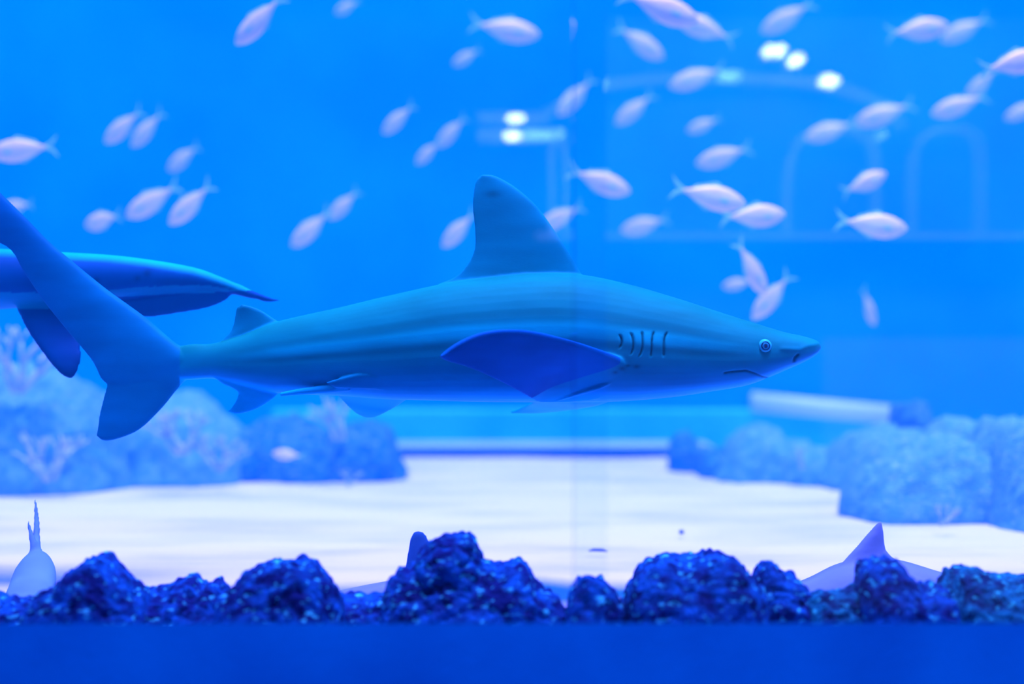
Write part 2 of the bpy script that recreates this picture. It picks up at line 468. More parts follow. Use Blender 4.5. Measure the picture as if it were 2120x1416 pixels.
GILL = [(1283, 694, 720, 4), (1306, 690, 733, 5), (1329, 688, 737, 1), (1353, 688, 738, -4), (1380, 689, 737, -6)]
NOTE = []
def gill_at(px, py):
    best = 0.0
    for gx, y0, y1, cv in GILL:
        if y0 - 3 < py < y1 + 3:
            t = (py - (y0 + y1) / 2) / ((y1 - y0) / 2)
            x = gx + cv * (1 - t * t) * 1.0 - (6 if cv <= 1 else 0) * max(t, 0) ** 2
            e = min(1, (y1 + 3 - py) / 6, (py - y0 + 3) / 6)
            best = max(best, math.exp(-((px - x) / 2.1) ** 2) * max(e, 0))
    return best
MOUTH = [(1500, 772), (1520, 769), (1545, 767), (1562, 773), (1578, 780), (1588, 782)]
def near_poly(px, py, poly, w):
    best = 1e9
    for (x0, y0), (x1, y1) in zip(poly, poly[1:]):
        t = max(0, min(1, ((px - x0) * (x1 - x0) + (py - y0) * (y1 - y0)) / ((x1 - x0) ** 2 + (y1 - y0) ** 2)))
        best = min(best, math.hypot(px - x0 - t * (x1 - x0), py - y0 - t * (y1 - y0)))
    return math.exp(-(best / w) ** 2)
NOSTRIL = [(1644, 747), (1646, 741), (1652, 735)]
SNOUT_CREASE = [(1620, 722), (1655, 724), (1672, 716), (1690, 713)]
EYE = (1584, 716)
me = shark.data
me.update()
norms = [v.normal.copy() for v in me.vertices]
for v, nn in zip(me.vertices, norms):
    px, py, dd = pix(v.co)
    if px > 1240 and dd < D - 0.005:
        g = gill_at(px, py) if px < 1400 else 0
        m_ = near_poly(px, py, MOUTH, 2.2) if px > 1490 else 0
        ns_ = near_poly(px, py, NOSTRIL, 3.0) if px > 1620 else 0
        cr = near_poly(px, py, SNOUT_CREASE, 5.0) if px > 1600 else 0
        ey = math.exp(-(((px - EYE[0]) ** 2 + (py - EYE[1]) ** 2) / 190)) if px > 1540 else 0
        if px < 1400 and 1262 < px and 680 < py < 745:      # puffed skin between the slits
            puff = 0.003 * (math.sin(math.pi * (py - 680) / 65) * math.sin(math.pi * (px - 1262) / 138)) ** 1.5
        else: puff = 0
        v.co = v.co + nn * (puff - 0.0045 * g - 0.004 * m_ - 0.006 * ns_ + 0.0025 * cr - 0.004 * ey)
me.update()
mid = [(s[0], (s[1] + s[2]) / 2, s[2] - s[1]) for s in ST]
def shark_pigment(co):
    px, py, dd = pix(co)
    if px < 372:
        r = 0.3
        t = min(1, max(0, (372 - px) / 372))
        base = Vector((0.0, 0.22, 0.33)).lerp(Vector((0.0, 0.10, 0.24)), t)
        return base
    m_, h = lerp_table(mid, px)
    r = (py - m_) / max(h, 1)                 # -0.5 at the back, +0.5 at the belly
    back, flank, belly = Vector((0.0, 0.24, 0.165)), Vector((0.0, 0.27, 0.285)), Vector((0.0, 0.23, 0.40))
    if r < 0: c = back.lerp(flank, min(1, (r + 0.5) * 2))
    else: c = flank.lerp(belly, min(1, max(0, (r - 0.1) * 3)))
    c = c.lerp(Vector((0.0, 0.50, 0.70)), min(1, max(0, (r - 0.38) * 9)))  # pale belly edge, with light bounced off the sand painted in
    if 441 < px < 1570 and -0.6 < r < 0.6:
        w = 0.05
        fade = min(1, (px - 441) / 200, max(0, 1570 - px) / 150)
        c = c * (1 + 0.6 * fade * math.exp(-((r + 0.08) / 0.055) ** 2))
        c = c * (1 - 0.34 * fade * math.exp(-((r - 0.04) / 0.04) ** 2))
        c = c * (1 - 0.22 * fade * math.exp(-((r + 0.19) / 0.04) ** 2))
    if dd < D:
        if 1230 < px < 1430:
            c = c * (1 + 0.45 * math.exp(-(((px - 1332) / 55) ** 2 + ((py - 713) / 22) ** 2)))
        if 1260 < px < 1400:
            c = c * (1 - 0.9 * gill_at(px, py))
            for bx, by, br in ((1288, 763, 9), (1318, 759, 8), (1300, 757, 6), (1274, 771, 6)):
                c = c * (1 - 0.6 * math.exp(-(((px - bx) / br) ** 2 + ((py - by) / (br * .6)) ** 2)))
        if px > 1480:
            c = c * (1 - 0.75 * near_poly(px, py, MOUTH, 1.9))
            if px > 1620: c = c * (1 - 0.8 * near_poly(px, py, NOSTRIL, 3))
    if r < -0.5:                              # fins on the back
        c = Vector((0.0, 0.25, 0.29))
    if dd < D - 0.137 and py > 670:           # pectoral fin, shade on its underside put into the colour
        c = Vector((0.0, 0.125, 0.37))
    if py < 560:                              # dusky marks on the first dorsal fin
        c = c * (1 - 0.45 * math.exp(-(((px - 1020) / 18) ** 2 + ((py - 402) / 8) ** 2)))
    return c
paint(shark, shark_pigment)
tag(shark, 'large blue-grey shark swimming past the window with raised dorsal fin and five gill slits', 'shark')

# eye
M_eyew = mat('eye_white', (0.02, 0.60, 0.62), 0.4, 0.1); M_eyed = mat('eye_dark', (0.0, 0.01, 0.05), 0.1, 0.8); M_iris = mat('eye_iris', (0.02, 0.2, 0.35), 0.2, 0.6)
surf = min((v.co for v in me.vertices if abs(pix(v.co)[0] - EYE[0]) < 6 and abs(pix(v.co)[1] - EYE[1]) < 6), key=lambda c: c.y)
ec = P(EYE[0], EYE[1], surf.y - CAM_Y)
ev, ef, em = [], [], []
rr = 13.0 * D / F
prof = [(0, -0.0075), (.16, -.0074), (.30, -.0070), (.42, -.0066), (.50, -.0064), (.58, -.0058), (.66, -.0052), (.72, -.0050), (.80, -.0046), (.90, -.003), (1.0, 0.0), (1.05, .006)]
ns_e = 36
for r_, y_ in prof:
    for k in range(ns_e):
        a = 2 * math.pi * k / ns_e
        asp = 0.75 if r_ < 0.4 else 1
        ev.append((rr * r_ * math.cos(a) * asp, y_ - 0.002, rr * r_ * math.sin(a)))
for i in range(len(prof) - 1):
    for k in range(ns_e):
        a, b = i * ns_e + k, i * ns_e + (k + 1) % ns_e
        ef.append((a, b, b + ns_e, a + ns_e))
        em.append(0 if i < 3 else 1 if i < 4 else 0 if i < 6 else 1 if i < 9 else 0)
        em[-1] = 1 if i < 2 else 2 if i < 3 else 0 if i < 4 else 1 if i < 6 else 2 if i < 7 else 0
eye = obj('eye', ev, ef, [M_eyew, M_eyed, M_iris], shark)
eye.data.polygons.foreach_set('material_index', em)
eye.location = ec
eye['label'] = 'round pale-ringed eye with dark pupil'
bm = bmesh.new(); bm.from_mesh(eye.data); bmesh.ops.recalc_face_normals(bm, faces=bm.faces[:]); bm.to_mesh(eye.data); bm.free()

# --- the shark behind it, swimming out of frame, only tail and rear body in view
D2 = 3.66
mb = MB()
body(mb, [(-760, 590, 612, D2, .02), (-720, 560, 640, D2, .07), (-600, 535, 668, D2, .12), (-400, 515, 680, D2, .15), (-200, 512, 664, D2, .14), (0, 515, 640, D2, .10), (110, 521, 634, D2, .085),
          (220, 527, 622, D2, .07), (300, 536, 612, D2, .055), (400, 553, 602, D2, .035), (460, 574, 604, D2, .022), (520, 600, 618, D2, .012), (560, 616, 622, D2, .008)], n=90, flat=0.1)
mb.fin([P(440, 580, D2), P(490, 586, D2), P(530, 606, D2), P(560, 616, D2), P(583, 622, D2)], [P(440, 600, D2), P(490, 598, D2), P(525, 612, D2), P(545, 625, D2), P(575, 625, D2)], 0.012, 0.007, ns=20, nc=8)
mb.fin([P(200, 600, D2), P(260, 640, D2), P(300, 656, D2), P(370, 648, D2), P(430, 637, D2), P(468, 621, D2), P(484, 603, D2)],
       [P(240, 585, D2), P(300, 590, D2), P(340, 590, D2), P(390, 588, D2), P(430, 588, D2), P(465, 590, D2), P(484, 599, D2)], 0.014, 0.007, ns=30, nc=14)
mb.fin([P(20, 600, D2 - .04), P(40, 650, D2 - .05), P(62, 692, D2 - .06), P(98, 743, D2 - .08), P(126, 774, D2 - .09), P(142, 783, D2 - .09)],
       [P(160, 600, D2 - .04), P(140, 655, D2 - .05), P(163, 700, D2 - .06), P(168, 735, D2 - .08), P(163, 762, D2 - .09), P(152, 782, D2 - .09)], 0.02, 0.007, ns=30, nc=16, taper=.5)
mb.fin([P(-330, 540, D2), P(-290, 450, D2), P(-220, 400, D2)], [P(-180, 540, D2), P(-200, 460, D2), P(-210, 400, D2)], 0.03, 0.007, ns=20, nc=12)
shark2 = mb.build('shark', M_shark)
fuse(shark2, 0.006, 3)
def pig2(co):
    px, py, dd = pix(co)
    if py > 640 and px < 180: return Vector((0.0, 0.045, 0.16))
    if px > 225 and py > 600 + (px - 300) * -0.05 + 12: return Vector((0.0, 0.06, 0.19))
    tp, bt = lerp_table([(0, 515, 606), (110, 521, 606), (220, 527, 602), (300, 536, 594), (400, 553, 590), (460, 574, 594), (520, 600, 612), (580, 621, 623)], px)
    c = Vector((0.0, 0.07, 0.21)).lerp(Vector((0.0, 0.42, 0.42)), max(0, min(1, 1.3 - (py - tp) / 14)))  # bright rim along the top: light from above painted into the skin
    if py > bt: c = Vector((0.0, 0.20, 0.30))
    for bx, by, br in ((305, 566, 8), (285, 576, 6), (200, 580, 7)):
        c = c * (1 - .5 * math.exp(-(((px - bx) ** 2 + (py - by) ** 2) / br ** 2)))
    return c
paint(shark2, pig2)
tag(shark2, 'second shark crossing behind the big tail, its narrow tail tip above the small rear fin', 'shark')

# --- pale sharks low over the sand behind the rocks
M_pale = pigment_mat('pale_shark_skin')
def pale(c):
    return lambda co: Vector(c)
D4 = 3.27
mb = MB()
body(mb, [(1540, 1244, 1254, D4, .015), (1600, 1226, 1262, D4, .06), (1680, 1201, 1266, D4, .10), (1740, 1172, 1268, D4, .12), (1800, 1158, 1268, D4, .13), (1870, 1162, 1268, D4, .12), (1960, 1188, 1266, D4, .09), (2040, 1204, 1260, D4, .06), (2130, 1206, 1248, D4, .035), (2200, 1210, 1240, D4, .012)], n=70, flat=.1)
mb.fin([P(1720, 1200, D4), P(1745, 1163, D4), P(1775, 1130, D4), P(1797, 1104, D4), P(1812, 1086, D4), P(1823, 1077, D4)],
       [P(1880, 1190, D4), P(1850, 1155, D4), P(1836, 1138, D4), P(1831, 1115, D4), P(1829, 1095, D4), P(1826, 1078, D4)], 0.04, 0.006, ns=30, nc=16)
mb.fin([P(2120, 1240, D4), P(2160, 1210, D4), P(2230, 1150, D4)], [P(2180, 1250, D4), P(2210, 1225, D4), P(2250, 1155, D4)], 0.014, 0.006, ns=16, nc=8)
s4 = mb.build('shark', M_pale); fuse(s4, 0.007, 3); paint(s4, pale((0.13, 0.22, 0.42)))
tag(s4, 'pale shark low over the sand, pointed dorsal fin rising behind the rocks under the snout', 'shark')

D5 = 3.25
mb = MB()
body(mb, [(600, 1258, 1266, D5, .012), (640, 1240, 1268, D5, .05), (700, 1226, 1269, D5, .08), (760, 1214, 1269, D5, .10), (840, 1202, 1269, D5, .11), (920, 1208, 1269, D5, .10), (1000, 1224, 1268, D5, .07), (1080, 1240, 1264, D5, .04), (1130, 1250, 1262, D5, .015)], n=60, flat=.1)
mb.fin([P(818, 1225, D5), P(836, 1185, D5), P(843, 1150, D5), P(850, 1113, D5), P(860, 1098, D5)], [P(920, 1225, D5), P(912, 1180, D5), P(898, 1142, D5), P(884, 1110, D5), P(872, 1098, D5)], 0.03, 0.006, ns=26, nc=14, taper=.5)
s5 = mb.build('shark', M_pale); fuse(s5, 0.007, 3); paint(s5, lambda co: Vector((0.02, 0.10, 0.30)) if pix(co)[1] < 1195 else Vector((0.15, 0.24, 0.45)))
tag(s5, 'shark hidden behind the tallest rock, rounded blue fin tip showing beside its peak', 'shark')

# seen end-on: body swelling towards the glass, two tail lobes standing up behind
mb = MB()
cs = [((76, 1122), 3.75, 7, 9), ((75, 1145), 3.72, 13, 16), ((75, 1165), 3.70, 25, 26), ((73, 1180), 3.67, 37, 38), ((70, 1200), 3.62, 47, 50), ((64, 1228), 3.55, 50, 58), ((56, 1262), 3.46, 56, 60), ((46, 1292), 3.36, 56, 54), ((40, 1310), 3.30, 42, 38), ((36, 1322), 3.26, 14, 12)]
rings = []
for (cx, cy), dd, rw, rh in cs:
    dd = 3.05 + (dd - 3.26) * 0.7
    c = P(cx, cy, dd); s = dd / F
    rings.append([c + Vector((rw * s * math.cos(2 * math.pi * j / 28), rh * s * 0.5 * math.sin(2 * math.pi * j / 28), rh * s * math.sin(2 * math.pi * j / 28))) for j in range(28)])
mb.loft(rings)
mb.tube(spline([P(72, 1160, 3.37), P(75, 1125, 3.40), P(76, 1090, 3.44), P(75, 1060, 3.48), P(73, 1032, 3.51)], 14), [.014, .013, .012, .011, .010, .009, .009, .008, .008, .007, .007, .006, .005, .004], 10)
mb.tube(spline([P(74, 1160, 3.37), P(70, 1130, 3.37), P(64, 1105, 3.38), P(57, 1078, 3.39)], 10), [.012, .012, .011, .010, .009, .008, .007, .006, .005, .004], 10)
s6 = mb.build('shark', M_pale); fuse(s6, 0.006, 4); paint(s6, pale((0.10, 0.26, 0.44)))
tag(s6, 'pale shark seen end-on in the lower corner with two thin tail lobes upright', 'shark')

# ------------------------------------------------------------------ rocks along the glass
def rock_mat(name, dark, mid_, speck, spk=0.62):
    m = mat(name, dark, 0.75, 0.15)
    N = m.node_tree.nodes; L = m.node_tree.links; b = N['Principled BSDF']
    tc = N.new('ShaderNodeTexCoord')
    n1 = N.new('ShaderNodeTexNoise'); n1.inputs['Scale'].default_value = 26; n1.inputs['Detail'].default_value = 8
    L.new(tc.outputs['Object'], n1.inputs['Vector'])
    r = N.new('ShaderNodeValToRGB')
    e = r.color_ramp.elements
    e[0].position, e[0].color = 0.42, (*dark, 1)
    e[1].position, e[1].color = spk, (*mid_, 1)
    L.new(n1.outputs['Fac'], r.inputs[0])
    n2 = N.new('ShaderNodeTexNoise'); n2.inputs['Scale'].default_value = 48; n2.inputs['Detail'].default_value = 5
    mp = N.new('ShaderNodeMapping'); mp.inputs['Scale'].default_value = (1, 1, 1.8)
    L.new(tc.outputs['Object'], mp.inputs[0]); L.new(mp.outputs[0], n2.inputs['Vector'])
    r2 = N.new('ShaderNodeValToRGB')
    r2.color_ramp.elements[0].position, r2.color_ramp.elements[1].position = 0.60, 0.68
    L.new(n2.outputs['Fac'], r2.inputs[0])
    mx = N.new('ShaderNodeMix'); mx.data_type = 'RGBA'
    L.new(r2.outputs[0], mx.inputs['Factor']); L.new(r.outputs[0], mx.inputs['A']); mx.inputs['B'].default_value = (*speck, 1)
    L.new(mx.outputs['Result'], b.inputs['Base Color'])
    n3 = N.new('ShaderNodeTexNoise'); n3.inputs['Scale'].default_value = 90; n3.inputs['Detail'].default_value = 6
    L.new(tc.outputs['Object'], n3.inputs['Vector'])
    bp = N.new('ShaderNodeBump'); bp.inputs['Strength'].default_value = 0.8; bp.inputs['Distance'].default_value = 0.02
    L.new(n3.outputs['Fac'], bp.inputs['Height']); L.new(bp.outputs[0], b.inputs['Normal'])
    return m
M_rock = rock_mat('wet_reef_rock', (0.0, 0.012, 0.16), (0.0, 0.15, 0.55), (0.06, 0.9, 0.98))
M_rock_g = rock_mat('algae_reef_rock', (0.0, 0.03, 0.13), (0.0, 0.22, 0.36), (0.04, 0.8, 0.8), 0.58)

def make_rock(name, prof, d, ry, m, seed, amp=0.020, res=0.0045, z0=SAND - 0.03, lump=9.0, round_=0.62, fine=0.55):
    """a boulder whose upper outline runs through prof (pixels) at distance d, standing on z0"""
    top = [P(px, py, d) for px, py in prof]
    x0, x1 = top[0].x, top[-1].x
    tab = [(t.x, t.z) for t in top]
    nu = max(24, min(150, int((x1 - x0) / res))); hmax = max(t.z for t in top) - z0
    nv = max(20, min(110, int((hmax * 2 + ry) / res)))
    off = Vector((seed * 7.3, seed * 3.1, seed * 5.7))
    yc = d + CAM_Y
    vs, fs = [], []
    for i in range(nu + 1):
        u = i / nu; x = x0 + (x1 - x0) * u
        h, = lerp_table(tab, x)
        h = max(h - z0, 0.01)
        env = max(0.05, (1 - (2 * u - 1) ** 4)) ** 0.5
        for j in range(nv + 1):
            v = j / nv; a = math.pi * v
            cy = -math.copysign(abs(math.cos(a)) ** 0.8, math.cos(a)) * ry * env
            p = Vector((x, yc + cy, z0 + h * (math.sin(a) ** round_ if 0 < v < 1 else 0)))
            n = Vector((0.35 * (2 * u - 1), cy / ry, math.sin(a) * 0.8)).normalized()
            q = p * lump + off
            k = noise.turbulence(q, 3, False) * 0.75 + 0.6 * noise.noise(q * 0.5)
            k2 = noise.voronoi(p * lump * 4 + off)[0][0] - 0.35
            k3 = noise.noise(p * lump * 9 + off)
            w = amp if 0 < v < 1 else amp * 0.5
            p = p + n * (w * (k - 0.25) - w * fine * 1.5 * k2 * -1 * -1 + w * fine * 0.6 * k3)
            vs.append(p)
    for i in range(nu):
        for j in range(nv):
            a = i * (nv + 1) + j
            fs.append((a, a + nv + 1, a + nv + 2, a + 1))
    k0 = len(vs)
    fs.append(tuple(range(0, nv + 1)))
    fs.append(tuple(range(nu * (nv + 1) + nv, nu * (nv + 1) - 1, -1)))
    bot = []
    for i in range(nu):                       # closed underside
        a = i * (nv + 1); b = a + nv
        fs.append((a, b, b + nv + 1, a + nv + 1))
    o = obj(name, vs, fs, m)
    bm = bmesh.new(); bm.from_mesh(o.data); bmesh.ops.recalc_face_normals(bm, faces=bm.faces[:]); bm.to_mesh(o.data); bm.free()
    return recenter(o)

G = 'dark reef rocks along the foot of the window'
near = [
 ([(-120, 1250), (-60, 1225), (0, 1236), (40, 1238), (80, 1236), (110, 1250), (130, 1290)], 2.86, .12, M_rock, 'low dark rock in the lower corner under the end-on shark'),
 ([(50, 1300), (75, 1225), (110, 1196), (150, 1172), (172, 1153), (195, 1147), (218, 1150), (232, 1165), (248, 1183), (275, 1203), (300, 1235), (320, 1300)], 2.80, .15, M_rock, 'peaked dark rock beside the end-on shark, smooth round crown'),
 ([(255, 1300), (275, 1215), (300, 1208), (345, 1207), (385, 1201), (405, 1202), (425, 1216), (436, 1202), (446, 1194), (456, 1204), (470, 1222), (485, 1300)], 2.88, .13, M_rock, 'low knobbly rock with bright crust between two peaked rocks'),
 ([(440, 1300), (462, 1228), (490, 1200), (520, 1182), (560, 1170), (590, 1161), (630, 1157), (650, 1164), (668, 1183), (690, 1208), (712, 1240), (725, 1300)], 2.80, .16, M_rock, 'domed dark rock under the rear fins of the big shark'),
 ([(670, 1300), (690, 1236), (720, 1226), (760, 1222), (800, 1216), (830, 1230), (850, 1300)], 2.88, .12, M_rock, 'low crusted rock filling the gap before the tallest rock'),
 ([(770, 1300), (800, 1208), (825, 1183), (855, 1172), (900, 1165), (960, 1160), (1010, 1158), (1040, 1166), (1058, 1156), (1078, 1153), (1098, 1168), (1115, 1196), (1145, 1208), (1170, 1222), (1190, 1300)], 2.84, .17, M_rock, 'broad dark boulder carrying the tallest rock on its back'),
 ([(1160, 1300), (1180, 1218), (1200, 1195), (1228, 1184), (1252, 1190), (1272, 1212), (1288, 1245), (1298, 1300)], 2.78, .11, M_rock, 'small rounded rock standing behind the pane joint'),
 ([(1270, 1300), (1296, 1222), (1308, 1200), (1322, 1176), (1352, 1154), (1380, 1146), (1420, 1150), (1452, 1144), (1476, 1137), (1510, 1144), (1538, 1162), (1556, 1186), (1572, 1205), (1590, 1300)], 2.82, .18, M_rock, 'wide bulging rock under the shark gills with speckled face'),
 ([(1540, 1300), (1566, 1185), (1578, 1162), (1592, 1157), (1608, 1168), (1620, 1180), (1640, 1178), (1655, 1195), (1670, 1208), (1688, 1226), (1705, 1300)], 2.86, .12, M_rock, 'two-humped rock beside the wide bulging rock'),
 ([(1640, 1300), (1668, 1232), (1700, 1224), (1740, 1228), (1775, 1220), (1800, 1240), (1815, 1300)], 2.82, .12, M_rock_g, 'low rock in front of the pale shark with the pointed fin'),
 ([(1750, 1300), (1772, 1222), (1776, 1172), (1792, 1153), (1818, 1153), (1846, 1158), (1862, 1175), (1885, 1194), (1910, 1206), (1930, 1198), (1948, 1210), (1965, 1240), (1980, 1300)], 2.80, .15, M_rock, 'square-shouldered dark rock hiding the pale shark below its pointed fin'),
 ([(1930, 1300), (1962, 1212), (1974, 1182), (2000, 1170), (2030, 1178), (2060, 1190), (2100, 1192), (2150, 1198), (2200, 1220), (2230, 1300)], 2.84, .17, M_rock_g, 'greenish algae-covered rock at the end of the row under the far reef'),
]
for i, (prof, dd, ry, m, lab) in enumerate(near):
    tag(make_rock('reef_rock', prof, dd, ry, m, i + 1), lab, 'rock', G)
zt = CAM_Z - (1222 - 708) * 2.84 / F
tag(make_rock('reef_rock', [(850, 1210), (858, 1165), (868, 1145), (886, 1122), (905, 1106), (930, 1100), (955, 1094), (975, 1091), (990, 1102), (998, 1130), (1004, 1160), (1010, 1210)], 2.83, .10, M_rock, 31, z0=zt), 'tallest dark rock, perched on the broad boulder', 'rock', G)

# ------------------------------------------------------------------ far reefs
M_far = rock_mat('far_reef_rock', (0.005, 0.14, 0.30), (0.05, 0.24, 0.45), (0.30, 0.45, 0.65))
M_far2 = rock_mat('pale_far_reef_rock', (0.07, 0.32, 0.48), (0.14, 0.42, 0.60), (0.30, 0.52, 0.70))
G2 = 'blurred reef boulders at the back of the tank'
def dist(yb): return 0.62 * F / (yb - 708)
far = [
 ([(-420, 1000), (-360, 800), (-200, 735), (-60, 752), (60, 742), (140, 775), (210, 800), (260, 860), (300, 1010)], dist(1030) + .45, .42, M_far2, 'huge pale reef boulder rising at the edge under the second shark'),
 ([(170, 1000), (210, 880), (290, 850), (340, 815), (400, 822), (450, 850), (500, 890), (530, 1000)], dist(1012) + .4, .40, M_far2, 'hazy reef boulder below the lower tail lobe'),
 ([(440, 1000), (480, 880), (540, 862), (600, 855), (650, 870), (700, 900), (730, 1000)], dist(1004) + .4, .38, M_far, 'mid-blue reef boulder below the anal fin'),
 ([(650, 1000), (690, 885), (720, 868), (770, 862), (806, 872), (820, 905), (826, 945), (850, 980), (858, 998)], dist(1000) + .3, .30, M_far, 'dark blue reef boulder below the pelvic fin, edge of the bare back wall'),
 ([(1380, 965), (1384, 912), (1400, 890), (1425, 888), (1446, 905), (1456, 940), (1462, 985)], dist(978) + .12, .14, M_far, 'small round dark boulder where the far reef meets the back wall'),
 ([(1430, 985), (1450, 922), (1475, 918), (1505, 922), (1530, 940), (1545, 1000)], dist(992) + .2, .22, M_far, 'low boulder next to the small round far boulder'),
 ([(1480, 1000), (1510, 905), (1540, 884), (1572, 876), (1605, 888), (1635, 905), (1650, 1005)], dist(1004) + .25, .26, M_far2, 'boulder with a rounded top below the jaw of the big shark'),
 ([(1590, 1000), (1630, 912), (1665, 905), (1700, 925), (1740, 928), (1765, 950), (1780, 1012)], dist(1012) + .3, .28, M_far2, 'low lumpy boulder under the pale beam'),
 ([(1690, 1010), (1740, 905), (1775, 880), (1830, 870), (1880, 880), (1930, 900), (1960, 1030)], dist(1030) + .45, .34, M_far2, 'wide boulder under the square-topped rock stack'),
 ([(1835, 990), (1846, 845), (1860, 828), (1890, 824), (1918, 832), (1930, 870), (1945, 990)], dist(1030) + .55, .2, M_far, 'square-topped rock stack at the end of the pale beam'),
 ([(1870, 1050), (1920, 905), (1965, 860), (2010, 855), (2040, 870), (2065, 900), (2100, 1060)], dist(1075) + .5, .36, M_far2, 'tall boulder between the square-topped stack and the tank corner'),
 ([(1745, 1040), (1772, 955), (1830, 912), (1900, 896), (1990, 905), (2060, 935), (2110, 1090)], dist(1090) + .26, .24, M_far2, 'broad low boulder sloping onto the sand behind the pointed fin'),
 ([(1985, 1090), (2030, 930), (2075, 850), (2130, 838), (2200, 850), (2290, 900), (2340, 1100)], dist(1115) + .5, .42, M_far2, 'large pale boulder cut by the frame edge above the greenish rock'),
]
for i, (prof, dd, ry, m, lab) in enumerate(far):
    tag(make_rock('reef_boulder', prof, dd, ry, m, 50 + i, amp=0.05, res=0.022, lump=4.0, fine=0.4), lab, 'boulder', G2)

# pale branching corals on the far reef
M_coral = mottle(mat('pale_coral', (0.6, 0.5, 0.65), 0.8, 0.2), (0.28, 0.45, 0.62), (0.50, 0.55, 0.75), 14, 4)
def coral(px, py, dd, h, seed, lab, lean=0.0, n=5):
    rnd = random.Random(seed); mb = MB()
    b = P(px, py, dd)
    def branch(p, dr, L, r, lv):
        q = p + dr * L
        m1 = p.lerp(q, .5) + Vector((rnd.uniform(-1, 1), rnd.uniform(-1, 1), 0)) * L * .12
        mb.tube([p, m1, q], [r, r * .85, r * .6], 7)
        if lv:
            for k in range(rnd.choice((2, 3))):
                nd = (dr + Vector((rnd.uniform(-.9, .9), rnd.uniform(-.5, .5), rnd.uniform(-.1, .5)))).normalized()
                branch(q - dr * L * .05, nd, L * rnd.uniform(.6, .85), r * .62, lv - 1)
    for k in range(n):
        a = rnd.uniform(-.9, .9)
        branch(b + Vector((rnd.uniform(-.02, .02), rnd.uniform(-.02, .02), -0.02)), Vector((math.sin(a) + lean, rnd.uniform(-.5, .1), math.cos(a))).normalized(), h * .42, h * .055, 2)
    o = mb.build('branching_coral', M_coral)
    tag(recenter(o), lab, 'coral', 'pale corals on the far reef')
coral(100, 985, 5.62, .22, 3, 'pale forked coral on the sand line below the huge reef boulder')
coral(40, 800, 5.75, .30, 4, 'tall pale coral fan high on the huge reef boulder', .3)
coral(380, 930, 5.75, .22, 5, 'pale coral below the lower tail lobe on the hazy boulder')
coral(450, 965, 5.85, .18, 6, 'short whitish coral at the foot of the mid-blue boulder')
coral(705, 900, 6.12, .20, 7, 'thin pale coral between the mid-blue and dark blue boulders')
coral(718, 996, 6.1, .09, 8, 'tiny pink coral stub at the foot of the dark blue boulder', 0, 3)
coral(1660, 960, 5.98, .10, 9, 'small pinkish coral tuft on the low lumpy boulder', 0, 3)
coral(1945, 1075, 4.62, .08, 10, 'pale coral tuft on the broad low boulder above the sand', 0, 3)

# white beam fixed to the back wall
M_beam = mat('white_beam', (0.5, 0.68, 0.75), 0.5, 0.3)
mb = MB()
mb.tube([P(1556, 832, 8.12), P(1700, 846, 8.12), P(1846, 859, 8.12)], 0.056, 18)
bm_o = mb.build('wall_beam', M_beam)
tag(recenter(bm_o), 'white beam fixed low on the back wall ahead of the shark snout', 'beam')

# ------------------------------------------------------------------ small scraps on the sand
M_scrap = mat('dark_scrap', (0.01, 0.06, 0.2), 0.8, 0.1)
def scrap(px, py, L, w, ang, lab, name='leaf_scrap'):
    d_ = dist(py); c = P(px, py, d_); s = d_ / F
    mb = MB()
    dx = Vector((math.cos(ang), math.sin(ang), 0)) * (L * s)
    mb.tube([c - dx + Vector((0, 0, .012)), c - dx * .5 + Vector((0, 0, .016)), c + dx * .5 + Vector((0, 0, .016)), c + dx + Vector((0, 0, .012))], [w * s * .3, w * s, w * s, w * s * .3], 10)
    tag(recenter(mb.build(name, M_scrap)), lab, 'debris')
scrap(1411, 1112, 5, 5, 0.2, 'small dark round pebble alone on the white sand', 'pebble')
scrap(1238, 1150, 20, 3, -0.2, 'thin dark leaf scrap on the sand beyond the pane joint')
scrap(656, 1193, 18, 2.5, 0.6, 'thin grey twig on the sand above the domed rock', 'twig')

